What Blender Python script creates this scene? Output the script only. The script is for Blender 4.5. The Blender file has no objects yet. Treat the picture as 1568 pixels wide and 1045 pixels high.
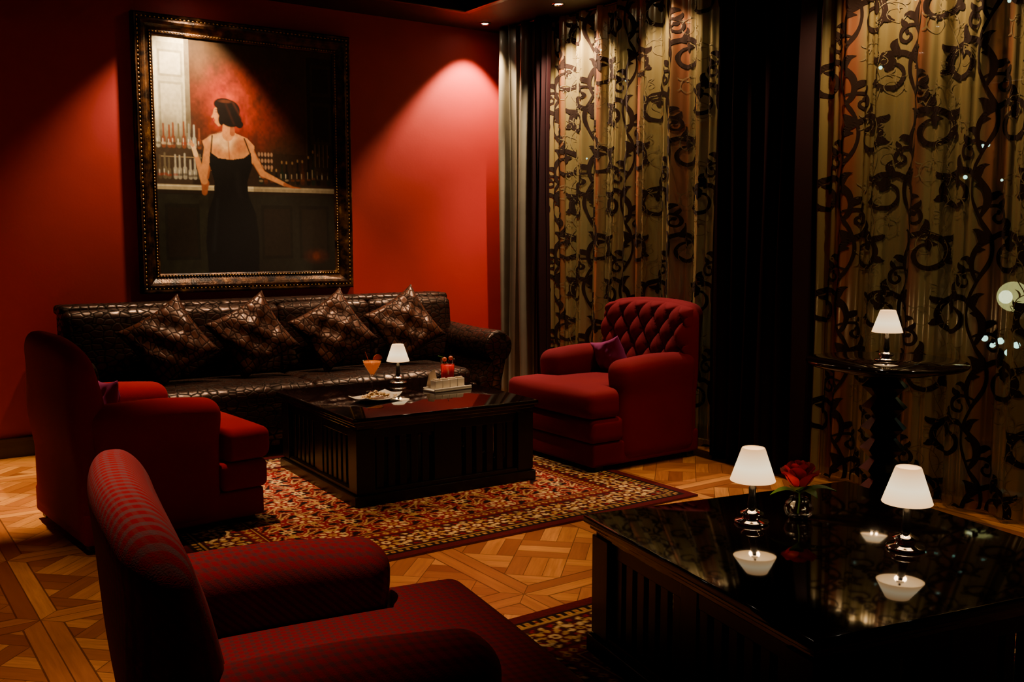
import bpy, bmesh, math, random
import numpy as np
from math import sin, cos, pi, radians
from mathutils import Vector, Matrix
random.seed(7); np.random.seed(7)
scene = bpy.context.scene
COL = scene.collection

# ------------------------------------------------------------------ helpers
def empty(name, loc=(0,0,0), rot=(0,0,0)):
    o = bpy.data.objects.new(name, None); COL.objects.link(o)
    o.location = loc; o.rotation_euler = rot; o.empty_display_size = .1
    return o

def mesh_obj(name, V, F, mat=None, parent=None, smooth=True, loc=(0,0,0), rot=(0,0,0), recalc=True):
    me = bpy.data.meshes.new(name)
    me.from_pydata([tuple(v) for v in V], [], F)
    if recalc:
        bm = bmesh.new(); bm.from_mesh(me)
        bmesh.ops.recalc_face_normals(bm, faces=bm.faces)
        bm.to_mesh(me); bm.free()
    if smooth:
        me.polygons.foreach_set('use_smooth', [True]*len(me.polygons))
    o = bpy.data.objects.new(name, me); COL.objects.link(o)
    if mat: me.materials.append(mat)
    o.location = loc; o.rotation_euler = rot
    if parent: o.parent = parent
    return o

def rbox_data(hx, hy, hz, r, n=(8,8,8), m=3):
    H = (hx,hy,hz)
    ax = []
    for k in range(3):
        h = H[k]; inner = h-r
        c = [-h + r*i/m for i in range(m)] + list(np.linspace(-inner, inner, n[k]+1)) + [inner + r*(i+1)/m for i in range(m)]
        ax.append([float(x) for x in c])
    V=[]; idx={}; F=[]
    def vid(p):
        key = tuple(round(x,6) for x in p)
        if key in idx: return idx[key]
        q=[max(-(H[k]-r), min(H[k]-r, p[k])) for k in range(3)]
        d=[p[k]-q[k] for k in range(3)]
        L=math.sqrt(sum(x*x for x in d))
        out=[q[k]+(r*d[k]/L if L>1e-9 else 0) for k in range(3)]
        idx[key]=len(V); V.append(out); return idx[key]
    for k in range(3):
        u=(k+1)%3; v=(k+2)%3
        for s in (-1,1):
            for i in range(len(ax[u])-1):
                for j in range(len(ax[v])-1):
                    q=[]
                    for (a,b) in ((i,j),(i+1,j),(i+1,j+1),(i,j+1)):
                        p=[0,0,0]; p[k]=s*H[k]; p[u]=ax[u][a]; p[v]=ax[v][b]
                        q.append(vid(p))
                    if s<0: q=q[::-1]
                    F.append(q)
    return V,F

def rbox(name, c, h, r, mat, parent=None, puff=(0,0,0), n=(8,8,8), m=3, fn=None, loc=(0,0,0), rot=(0,0,0)):
    V,F = rbox_data(h[0],h[1],h[2],min(r,min(h)*.98),n,m)
    out=[]
    for p in V:
        a=[max(-1,min(1,p[k]/h[k])) for k in range(3)]
        q=list(p)
        for k in range(3):
            u=(k+1)%3; v=(k+2)%3
            q[k]+= a[k]*puff[k]*(1-a[u]**2)*(1-a[v]**2)
        q=[q[k]+c[k] for k in range(3)]
        if fn: q=fn(q)
        out.append(q)
    return mesh_obj(name,out,F,mat,parent,True,loc,rot,recalc=False)

def boxes(name, L, mat, parent=None, bevel=.004, loc=(0,0,0), rot=(0,0,0)):
    V=[];F=[]
    for (cx,cy,cz,hx,hy,hz) in L:
        b=len(V)
        for sx in (-1,1):
            for sy in (-1,1):
                for sz in (-1,1):
                    V.append((cx+sx*hx,cy+sy*hy,cz+sz*hz))
        for f in ((0,1,3,2),(4,6,7,5),(0,4,5,1),(2,3,7,6),(0,2,6,4),(1,5,7,3)):
            F.append([b+i for i in f])
    o=mesh_obj(name,V,F,mat,parent,False,loc,rot)
    if bevel>0:
        md=o.modifiers.new('bevel','BEVEL'); md.width=bevel; md.segments=2
    return o

def lathe(name, prof, mat, parent=None, seg=40, loc=(0,0,0), rot=(0,0,0), smooth=True, recalc=True):
    V=[];F=[]; n=len(prof)
    for (r,z) in prof:
        for i in range(seg):
            a=2*pi*i/seg; V.append((r*cos(a),r*sin(a),z))
    for k in range(n-1):
        for i in range(seg):
            j=(i+1)%seg
            F.append([k*seg+i,k*seg+j,(k+1)*seg+j,(k+1)*seg+i])
    o=mesh_obj(name,V,F,mat,parent,smooth,loc,rot,recalc)
    return o

def sph(V,F,c,r,seg=8,ring=6,sc=(1,1,1)):
    b=len(V)
    for k in range(ring+1):
        th=pi*k/ring
        for i in range(seg):
            a=2*pi*i/seg
            V.append((c[0]+sc[0]*r*sin(th)*cos(a),c[1]+sc[1]*r*sin(th)*sin(a),c[2]+sc[2]*r*cos(th)))
    for k in range(ring):
        for i in range(seg):
            j=(i+1)%seg
            F.append([b+k*seg+i,b+(k+1)*seg+i,b+(k+1)*seg+j,b+k*seg+j])

def tube(name, pts, r, mat, parent=None, loc=(0,0,0)):
    cu=bpy.data.curves.new(name,'CURVE'); cu.dimensions='3D'; cu.bevel_depth=r; cu.bevel_resolution=3
    sp=cu.splines.new('POLY'); sp.points.add(len(pts)-1)
    for i,p in enumerate(pts): sp.points[i].co=(p[0],p[1],p[2],1)
    cu.materials.append(mat)
    o=bpy.data.objects.new(name,cu); COL.objects.link(o); o.location=loc
    if parent:o.parent=parent
    return o

# ------------------------------------------------------------------ materials
class M:
    def __init__(s,name):
        s.m=bpy.data.materials.new(name); s.m.use_nodes=True
        s.t=s.m.node_tree; s.t.nodes.clear()
        s.out=s.t.nodes.new('ShaderNodeOutputMaterial')
    def n(s,typ,ins=None,**pr):
        nd=s.t.nodes.new(typ)
        for k,v in pr.items(): setattr(nd,k,v)
        if ins:
            for k,v in ins.items(): s.set(nd.inputs[k],v)
        return nd
    def set(s,sock,v):
        if isinstance(v,bpy.types.NodeSocket): s.t.links.new(v,sock)
        elif v is not None:
            if isinstance(v,(tuple,list)) and len(v)==3 and sock.type=='RGBA': v=(*v,1)
            sock.default_value=v
    def ma(s,op,a,b=None,c=None):
        nd=s.n('ShaderNodeMath',operation=op)
        s.set(nd.inputs[0],a)
        if b is not None: s.set(nd.inputs[1],b)
        if c is not None: s.set(nd.inputs[2],c)
        return nd.outputs[0]
    def mix(s,f,a,b):
        nd=s.n('ShaderNodeMix',data_type='RGBA')
        s.set(nd.inputs[0],f); s.set(nd.inputs[6],a); s.set(nd.inputs[7],b)
        return nd.outputs[2]
    def mixs(s,fac,a,b):
        nd=s.n('ShaderNodeMixShader'); s.set(nd.inputs[0],fac); s.set(nd.inputs[1],a); s.set(nd.inputs[2],b); return nd.outputs[0]
    def obj(s): return s.n('ShaderNodeTexCoord').outputs['Object']
    def noise(s,scale,detail=3,vec=None,rough=.5):
        nd=s.n('ShaderNodeTexNoise',{'Scale':scale,'Detail':detail,'Roughness':rough})
        s.set(nd.inputs['Vector'],vec if vec is not None else s.obj()); return nd.outputs[0]
    def ramp(s,f,stops):
        nd=s.n('ShaderNodeValToRGB'); e=nd.color_ramp.elements
        while len(e)<len(stops): e.new(.5)
        for i,(p,c) in enumerate(stops): e[i].position=p; e[i].color=(*c,1)
        s.set(nd.inputs[0],f); return nd.outputs[0]
    def bump(s,h,st=.3,dist=.01,normal=None):
        return s.n('ShaderNodeBump',{'Height':h,'Strength':st,'Distance':dist,'Normal':normal}).outputs[0]
    def bsdf(s,color,rough=.5,metal=0,normal=None,**k):
        nd=s.n('ShaderNodeBsdfPrincipled')
        s.set(nd.inputs['Base Color'],color); s.set(nd.inputs['Roughness'],rough); s.set(nd.inputs['Metallic'],metal)
        if normal is not None: s.set(nd.inputs['Normal'],normal)
        for kk,v in k.items(): s.set(nd.inputs[kk.replace('_',' ')],v)
        return nd.outputs[0]
    def done(s,sh): s.t.links.new(sh,s.out.inputs[0]); return s.m

def simple(name,c,rough=.5,metal=0,ns=20,var=.25,bst=.1,**k):
    m=M(name); nz=m.noise(ns)
    c2=tuple(x*(1-var) for x in c)
    return m.done(m.bsdf(m.mix(nz,c,c2),rough,metal,m.bump(nz,bst,.003),**k))

def mk_wall():
    m=M('red_plaster'); a=m.noise(1.6,4); b=m.noise(60,3)
    c=m.mix(a,(.35,.012,.008),(.23,.007,.006))
    return m.done(m.bsdf(c,.6,0,m.bump(m.ma('ADD',m.ma('MULTIPLY',b,.3),m.noise(7,3)),.12,.01),Specular_IOR_Level=.3))
def mk_croc(name,c1,c2,sc=26,rough=.24,bs=.35):
    m=M(name); v=m.obj()
    mp=m.n('ShaderNodeMapping',{'Scale':(1,1,1.5)}); m.set(mp.inputs[0],v)
    vo=m.n('ShaderNodeTexVoronoi',{'Scale':sc,'Randomness':.7},feature='DISTANCE_TO_EDGE'); m.set(vo.inputs['Vector'],mp.outputs[0])
    vc=m.n('ShaderNodeTexVoronoi',{'Scale':sc,'Randomness':.7}); m.set(vc.inputs['Vector'],mp.outputs[0])
    e=m.ramp(vo.outputs[0],[(0,(0,0,0)),(.07,(.35,.35,.35)),(.16,(.92,.92,.92)),(.5,(1,1,1))])
    col=m.mix(e,tuple(x*.08 for x in c1),m.mix(vc.outputs['Color'],c1,c2))
    nb=m.bump(m.noise(6,2),.30,.05)
    rg=m.ma('MULTIPLY_ADD',e,-.5,rough+.5)
    sl=m.ma('MULTIPLY_ADD',e,.42,.03)
    return m.done(m.bsdf(col,rg,0,m.bump(e,bs,.005,nb),Specular_IOR_Level=sl,Specular_Tint=(1,.60,.42,1)))
def mk_fabric(name,c,rough=.9):
    m=M(name); w=m.noise(350,2); b=m.noise(4,3)
    col=m.mix(b,c,tuple(x*.7 for x in c))
    return m.done(m.bsdf(col,rough,0,m.bump(m.ma('ADD',m.ma('MULTIPLY',w,.3),m.ma('MULTIPLY',b,1.2)),.3,.01),Specular_IOR_Level=.12))
def mk_plaid(name,kx,ky,base,line):
    m=M(name); sp=m.n('ShaderNodeSeparateXYZ'); m.set(sp.inputs[0],m.obj())
    wob=m.ma('MULTIPLY',m.noise(6,2),.008)
    def st(s,per):
        a=m.ma('ADD',m.ma('MULTIPLY',s,2*pi/per),m.ma('MULTIPLY',wob,2*pi/per))
        v=m.ma('SINE',a); return m.ma('MINIMUM',m.ma('MAXIMUM',m.ma('MULTIPLY_ADD',v,2.0,.1),0),1)
    fy=m.ma('MULTIPLY',st(sp.outputs[1],.024),ky)
    fx=m.ma('MULTIPLY',st(m.ma('ADD',sp.outputs[0],sp.outputs[2]),.024),kx)
    f=m.ma('MINIMUM',m.ma('ADD',fx,fy),1)
    col=m.mix(f,base,line)
    return m.done(m.bsdf(col,.9,0,m.bump(m.noise(300,2),.25,.004),Specular_IOR_Level=.12))
def mk_lacquer():
    m=M('black_lacquer'); nz=m.noise(3,2)
    return m.done(m.bsdf(m.mix(nz,(.004,.002,.002),(.008,.003,.003)),.05,0,m.bump(nz,.02,.002)))
def mk_darkwood():
    m=M('dark_stained_wood'); mp=m.n('ShaderNodeMapping',{'Scale':(1,1,.08)}); m.set(mp.inputs[0],m.obj())
    nz=m.noise(60,4,mp.outputs[0])
    return m.done(m.bsdf(m.mix(nz,(.004,.0018,.0014),(.009,.003,.002)),.28,0,m.bump(nz,.1,.002),Specular_IOR_Level=.3))
def mk_parquet():
    m=M('parquet_oak'); sp=m.n('ShaderNodeSeparateXYZ'); m.set(sp.inputs[0],m.obj())
    S=.86
    X=m.ma('DIVIDE',m.ma('ADD',sp.outputs[0],.25),S); Y=m.ma('DIVIDE',m.ma('ADD',sp.outputs[1],.2),S)
    cx=m.ma('FLOOR',X); cy=m.ma('FLOOR',Y)
    p=m.ma('SUBTRACT',m.ma('SUBTRACT',X,cx),.5); q=m.ma('SUBTRACT',m.ma('SUBTRACT',Y,cy),.5)
    ap=m.ma('ABSOLUTE',p); aq=m.ma('ABSOLUTE',q)
    r=m.ma('MAXIMUM',ap,aq)
    border=m.ma('GREATER_THAN',r,.415)
    horiz=m.ma('GREATER_THAN',aq,ap)
    a=m.ma('ADD',p,q); b=m.ma('SUBTRACT',p,q)
    w=.415
    A=m.ma('DIVIDE',m.ma('ADD',a,w/2),w); B=m.ma('DIVIDE',m.ma('ADD',b,w/2),w)
    ia=m.ma('FLOOR',A); ib=m.ma('FLOOR',B)
    par=m.ma('ABSOLUTE',m.ma('MODULO',m.ma('ADD',ia,ib),2))
    fa=m.ma('SUBTRACT',A,ia); fb=m.ma('SUBTRACT',B,ib)
    sel=lambda f,x,y: m.ma('ADD',m.ma('MULTIPLY',f,y),m.ma('MULTIPLY',m.ma('SUBTRACT',1,f),x))
    across=sel(par,fa,fb)
    half=m.ma('FLOOR',m.ma('MULTIPLY',across,3))
    f2=m.ma('FRACT',m.ma('MULTIPLY',across,3))
    def edge(f,wd):
        d=m.ma('MINIMUM',f,m.ma('SUBTRACT',1,f)); return m.ma('LESS_THAN',d,wd)
    line_in=m.ma('MAXIMUM',m.ma('MAXIMUM',edge(fa,.008),edge(fb,.008)),edge(f2,.018))
    line_b=m.ma('MAXIMUM',m.ma('LESS_THAN',m.ma('ABSOLUTE',m.ma('SUBTRACT',r,.415)),.004),m.ma('GREATER_THAN',r,.497))
    line_c=m.ma('MULTIPLY',m.ma('LESS_THAN',m.ma('ABSOLUTE',m.ma('SUBTRACT',ap,aq)),.003),border)
    line=m.ma('MAXIMUM',m.ma('MAXIMUM',line_b,line_c),m.ma('MULTIPLY',line_in,m.ma('SUBTRACT',1,border)))
    idv=m.n('ShaderNodeCombineXYZ')
    m.set(idv.inputs[0],m.ma('ADD',m.ma('MULTIPLY',cx,7.3),m.ma('MULTIPLY',m.ma('ADD',ia,m.ma('MULTIPLY',half,.37)),m.ma('SUBTRACT',1,border))))
    m.set(idv.inputs[1],m.ma('ADD',m.ma('MULTIPLY',cy,5.1),m.ma('MULTIPLY',ib,m.ma('SUBTRACT',1,border))))
    m.set(idv.inputs[2],m.ma('ADD',m.ma('MULTIPLY',border,9.7),m.ma('MULTIPLY',horiz,m.ma('MULTIPLY',border,3.3))))
    wn=m.n('ShaderNodeTexWhiteNoise'); m.set(wn.inputs[0],idv.outputs[0])
    al_in=sel(par,b,a); ac_in=sel(par,a,b)
    al_b=sel(horiz,q,p); ac_b=sel(horiz,p,q)
    al=sel(border,al_in,al_b); ac=sel(border,ac_in,ac_b)
    gv=m.n('ShaderNodeCombineXYZ'); m.set(gv.inputs[0],m.ma('MULTIPLY',al,3.5)); m.set(gv.inputs[1],m.ma('MULTIPLY',ac,45)); m.set(gv.inputs[2],m.ma('MULTIPLY',wn.outputs[0],40))
    g=m.noise(1.0,5,gv.outputs[0],.65)
    base=m.ramp(wn.outputs[0],[(0,(.27,.072,.012)),(.5,(.48,.165,.030)),(1,(.68,.28,.062))])
    col=m.mix(m.ramp(g,[(.3,(0,0,0)),(.65,(1,1,1))]),m.mix(.5,base,(.16,.04,.008)),base)
    col=m.mix(m.ma('MULTIPLY',line,.75),col,(.04,.010,.003))
    return m.done(m.bsdf(col,m.ma('MULTIPLY_ADD',g,.15,.25),0,m.bump(m.ma('SUBTRACT',m.ma('MULTIPLY',g,.3),line),.15,.003)))
def mk_vcol(name,rough=.5,nscale=250,bst=.2,coat=0,spec=.5):
    m=M(name); at=m.n('ShaderNodeAttribute',attribute_name='Col'); nz=m.noise(nscale,3)
    col=m.mix(m.ma('MULTIPLY',nz,.3),at.outputs['Color'],(0.01,.004,.003))
    return m.done(m.bsdf(col,rough,0,m.bump(nz,bst,.004),Coat_Weight=coat,Coat_Roughness=.3,Specular_IOR_Level=spec))
def mk_gold():
    m=M('antique_gold_frame'); a=m.noise(14,5); 
    col=m.ramp(a,[(.40,(.008,.003,.002)),(.62,(.08,.030,.008)),(.85,(.38,.19,.045))])
    return m.done(m.bsdf(col,.30,.6,m.bump(m.noise(90,3),.4,.005)))
def mk_sheer():
    m=M('sheer_organza'); sp=m.n('ShaderNodeSeparateXYZ'); m.set(sp.inputs[0],m.obj())
    y=sp.outputs[1]
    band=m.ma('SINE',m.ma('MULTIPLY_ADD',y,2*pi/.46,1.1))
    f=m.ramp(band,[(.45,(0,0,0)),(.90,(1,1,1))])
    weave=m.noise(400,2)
    gold=m.mix(weave,(.44,.335,.12),(.28,.21,.075)); red_glow=m.mix(weave,(.40,.14,.055),(.28,.085,.035))
    col=m.mix(f,gold,red_glow)  # red light reflecting on the folds, painted into the cloth as bands
    d=m.n('ShaderNodeBsdfDiffuse',{'Color':col}); tr=m.n('ShaderNodeBsdfTranslucent',{'Color':col})
    gl=m.n('ShaderNodeBsdfGlossy',{'Color':(.85,.74,.5,1),'Roughness':.28})
    tp=m.n('ShaderNodeBsdfTransparent')
    s=m.mixs(.28,d.outputs[0],tr.outputs[0]); s=m.mixs(.26,s,gl.outputs[0]); s=m.mixs(.30,s,tp.outputs[0])
    return m.done(s)
def mk_emit(name,c,st):
    m=M(name); nz=m.noise(30,2); e=m.n('ShaderNodeEmission',{'Color':m.mix(nz,c,tuple(x*.93 for x in c)),'Strength':st}); return m.done(e.outputs[0])
def mk_shade():
    m=M('lampshade_fabric'); sp=m.n('ShaderNodeSeparateXYZ'); m.set(sp.inputs[0],m.obj())
    c=m.ramp(m.ma('MULTIPLY_ADD',sp.outputs[2],9.0,-1.35),[(0,(1,.55,.22)),(.45,(1,.78,.46)),(1,(.75,.40,.16))])
    b=m.bsdf((.8,.7,.55),.8,0,m.bump(m.noise(200),.1,.002))
    pr=[x for x in m.t.nodes if x.type=='BSDF_PRINCIPLED'][0]
    m.set(pr.inputs['Emission Color'],c); pr.inputs['Emission Strength'].default_value=1.9
    return m.done(b)
def mk_glass(name,c=(1,1,1)):
    m=M(name); nz=m.noise(5,1)
    lw=m.n('ShaderNodeLayerWeight',{'Blend':.35})
    tp=m.n('ShaderNodeBsdfTransparent',{'Color':m.mix(nz,c,tuple(x*.95 for x in c))}); gl=m.n('ShaderNodeBsdfGlossy',{'Roughness':.02})
    return m.done(m.mixs(m.ma('MULTIPLY_ADD',lw.outputs['Fresnel'],.8,.04),tp.outputs[0],gl.outputs[0]))
def mk_pane():
    m=M('window_glass'); nz=m.noise(2,1)
    tp=m.n('ShaderNodeBsdfTransparent',{'Color':m.mix(nz,(.8,.9,.85),(.75,.86,.82))}); gl=m.n('ShaderNodeBsdfGlossy',{'Roughness':.02})
    return m.done(m.mixs(.12,tp.outputs[0],gl.outputs[0]))

WALL=mk_wall(); CROC=mk_croc('croc_leather_brown',(.018,.006,.004),(.009,.003,.002),16,.26,.34)
CROCP=mk_croc('croc_leather_pillow',(.060,.017,.008),(.028,.009,.005),17,.28,.38)
RED=mk_fabric('red_wool',(.27,.003,.009)); RED2=mk_fabric('crimson_tufted',(.145,.002,.008))
PLAID=mk_plaid('plaid_fabric',.5,.5,(.17,.003,.008),(.075,.016,.022)); STRIPE=mk_plaid('striped_fabric',0.25,.75,(.24,.004,.012),(.15,.060,.070))
PURPLE=mk_fabric('purple_cushion',(.24,.03,.13))
LAC=mk_lacquer(); DW=mk_darkwood(); PARQ=mk_parquet()
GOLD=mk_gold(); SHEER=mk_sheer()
FLOCK=simple('flocked_velvet',(.016,.006,.003),.85,Specular_IOR_Level=.15); FINE=simple('embroidery_thread',(.20,.15,.06),.5,.2)
DRAPE=simple('velvet_drape_dark',(.016,.002,.003),.7,0,8,.4,.2,Specular_IOR_Level=.15)
DRAPEG=simple('satin_drape_grey',(.17,.15,.11),.40,.1,8,.3,.2)
SHADE=mk_shade(); CHROME=simple('polished_chrome',(.75,.72,.7),.08,1,5,.05,0)
BLACKM=simple('black_metal',(.01,.01,.01),.2,.3)
GLASS=mk_glass('clear_glass'); PANE=mk_pane()
CEIL=simple('ceiling_paint_dark',(.012,.003,.002),.5); BASEB=simple('baseboard_wood',(.02,.005,.004),.3)
FOOT=simple('ebony_foot',(.008,.006,.005),.4)
WHITE=simple('white_ceramic',(.75,.66,.52),.3,0,10,.1,.02); CHIP=simple('potato_chip',(.75,.45,.14),.55,0,40,.3,.3)
PAPER=simple('paper_packet',(.8,.62,.42),.6,0,30,.2)
ORANGE=simple('orange_cocktail',(.95,.25,.02),.1,0,10,.2,0,Emission_Color=(1,.2,.02,1),Emission_Strength=.25)  # drinks glow by emission, standing in for lamplight on them
REDD=simple('red_drink',(.6,.01,.01),.1,0,10,.2,0,Emission_Color=(1,.02,.01,1),Emission_Strength=.04); GARN=simple('fruit_garnish',(.6,.10,.02),.4)
ROSE=simple('rose_petal',(.68,.004,.010),.55,0,30,.3,.1); LEAF=simple('rose_leaf',(.10,.22,.02),.45,0,30,.4,.2)

# ------------------------------------------------------------------ room
X0,X1,Y0,Y1=-2.2,5.15,-1.8,7.33
ZS,ZC=3.28,3.48
boxes('floor',[((X0+X1)/2+.1,(Y0+Y1)/2,-.05,(X1-X0)/2+.35,(Y1-Y0)/2+.2,.05)],PARQ,bevel=0)
boxes('ceiling',[((X0+X1)/2+.1,(Y0+Y1)/2,ZC+.05,(X1-X0)/2+.3,(Y1-Y0)/2+.2,.05)],CEIL,bevel=0)
boxes('wall_back',[((X0+X1)/2+.1,Y1+.1,ZC/2,(X1-X0)/2+.3,.1,ZC/2)],WALL,bevel=0)
boxes('wall_left',[(X0-.1,(Y0+Y1)/2,ZC/2,.1,(Y1-Y0)/2,ZC/2)],WALL,bevel=0)
boxes('wall_front',[((X0+X1)/2+.1,Y0-.1,ZC/2,(X1-X0)/2+.3,.1,ZC/2)],WALL,bevel=0)
XW=X1+.1
boxes('wall_right',[(XW,(6.7+Y1)/2,ZC/2,.1,(Y1-6.7)/2,ZC/2),(XW,4.2,ZC/2,.1,.42,ZC/2),(XW,(Y0+.3)/2,ZC/2,.1,(.3-Y0)/2,ZC/2),
   (XW,(6.7+.3)/2,3.33,.1,3.2,.15)],WALL,bevel=0)
def window(name,ya,yb):
    e=empty(name,(XW,0,0))
    L=[(0,(ya+yb)/2,.05,.05,(yb-ya)/2,.05),(0,(ya+yb)/2,3.15,.05,(yb-ya)/2,.04)]
    n=max(2,round((yb-ya)/1.0))
    for i in range(n+1):
        y=ya+.03+(yb-ya-.06)*i/n; L.append((0,y,1.6,.04,.03,1.55))
    L.append((0,(ya+yb)/2,2.3,.03,(yb-ya)/2,.025))
    boxes('window_frame',L,DW,e)
    boxes('glass_pane',[(.0,(ya+yb)/2,1.6,.004,(yb-ya)/2,1.52)],PANE,e,bevel=0)
window('window_1',4.62,6.7); window('window_2',.3,3.78)
boxes('trim_1',[((X0+X1)/2,(6.79+Y1)/2,(ZS+ZC)/2,(X1-X0)/2,(Y1-6.79)/2,(ZC-ZS)/2),((4.32+X1)/2,(Y0+6.79)/2,(ZS+ZC)/2,(X1-4.32)/2,(6.79-Y0)/2,(ZC-ZS)/2)],CEIL,bevel=0)
boxes('trim_2',[((X0+4.30)/2,6.76,ZS+.03,(4.30-X0)/2,.03,.05),(4.29,(Y0+6.76)/2,ZS+.03,.03,(6.76-Y0)/2,.05)],BASEB,bevel=.008)
boxes('baseboard_back',[((X0+X1)/2,Y1-.012,.06,(X1-X0)/2,.012,.06),((X0+X1)/2,Y1-.018,.125,(X1-X0)/2,.018,.012)],BASEB,bevel=.004)
boxes('baseboard_left',[(X0+.012,(Y0+Y1)/2,.065,.012,(Y1-Y0)/2-.03,.065)],BASEB)
boxes('baseboard_right',[(X1-.012,(Y0+Y1)/2,.02,.012,(Y1-Y0)/2-.03,.02)],simple('oak_threshold',(.5,.25,.09),.4))

# ------------------------------------------------------------------ raster helpers
def vnoise(w,h,n,seed=0):
    r=np.random.RandomState(seed); g=r.rand(n+2,n+2)
    ys=np.linspace(0,n,h); xs=np.linspace(0,n,w)
    yi=ys.astype(int); xi=xs.astype(int); fy=ys-yi; fx=xs-xi
    fy=fy*fy*(3-2*fy); fx=fx*fx*(3-2*fx)
    a=g[np.ix_(yi,xi)];b=g[np.ix_(yi,xi+1)];c=g[np.ix_(yi+1,xi)];d=g[np.ix_(yi+1,xi+1)]
    fx=fx[None,:];fy=fy[:,None]
    return (a*(1-fx)+b*fx)*(1-fy)+(c*(1-fx)+d*fx)*fy
def color_grid(name,w,h,W,H,img,mat,parent=None,plane='XZ',loc=(0,0,0),rot=(0,0,0)):
    xs=np.linspace(-w/2,w/2,W); ys=np.linspace(h/2,-h/2,H)
    V=[]
    for j in range(H):
        for i in range(W):
            V.append((xs[i],0,ys[j]) if plane=='XZ' else (xs[i],ys[j],0))
    F=[(j*W+i,(j+1)*W+i,(j+1)*W+i+1,j*W+i+1) for j in range(H-1) for i in range(W-1)]
    o=mesh_obj(name,V,F,mat,parent,False,loc,rot,recalc=False)
    at=o.data.color_attributes.new('Col','FLOAT_COLOR','POINT')
    buf=np.ones((H*W,4),dtype=np.float32); buf[:,:3]=img.reshape(-1,3)
    at.data.foreach_set('color',buf.ravel())
    return o

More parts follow.
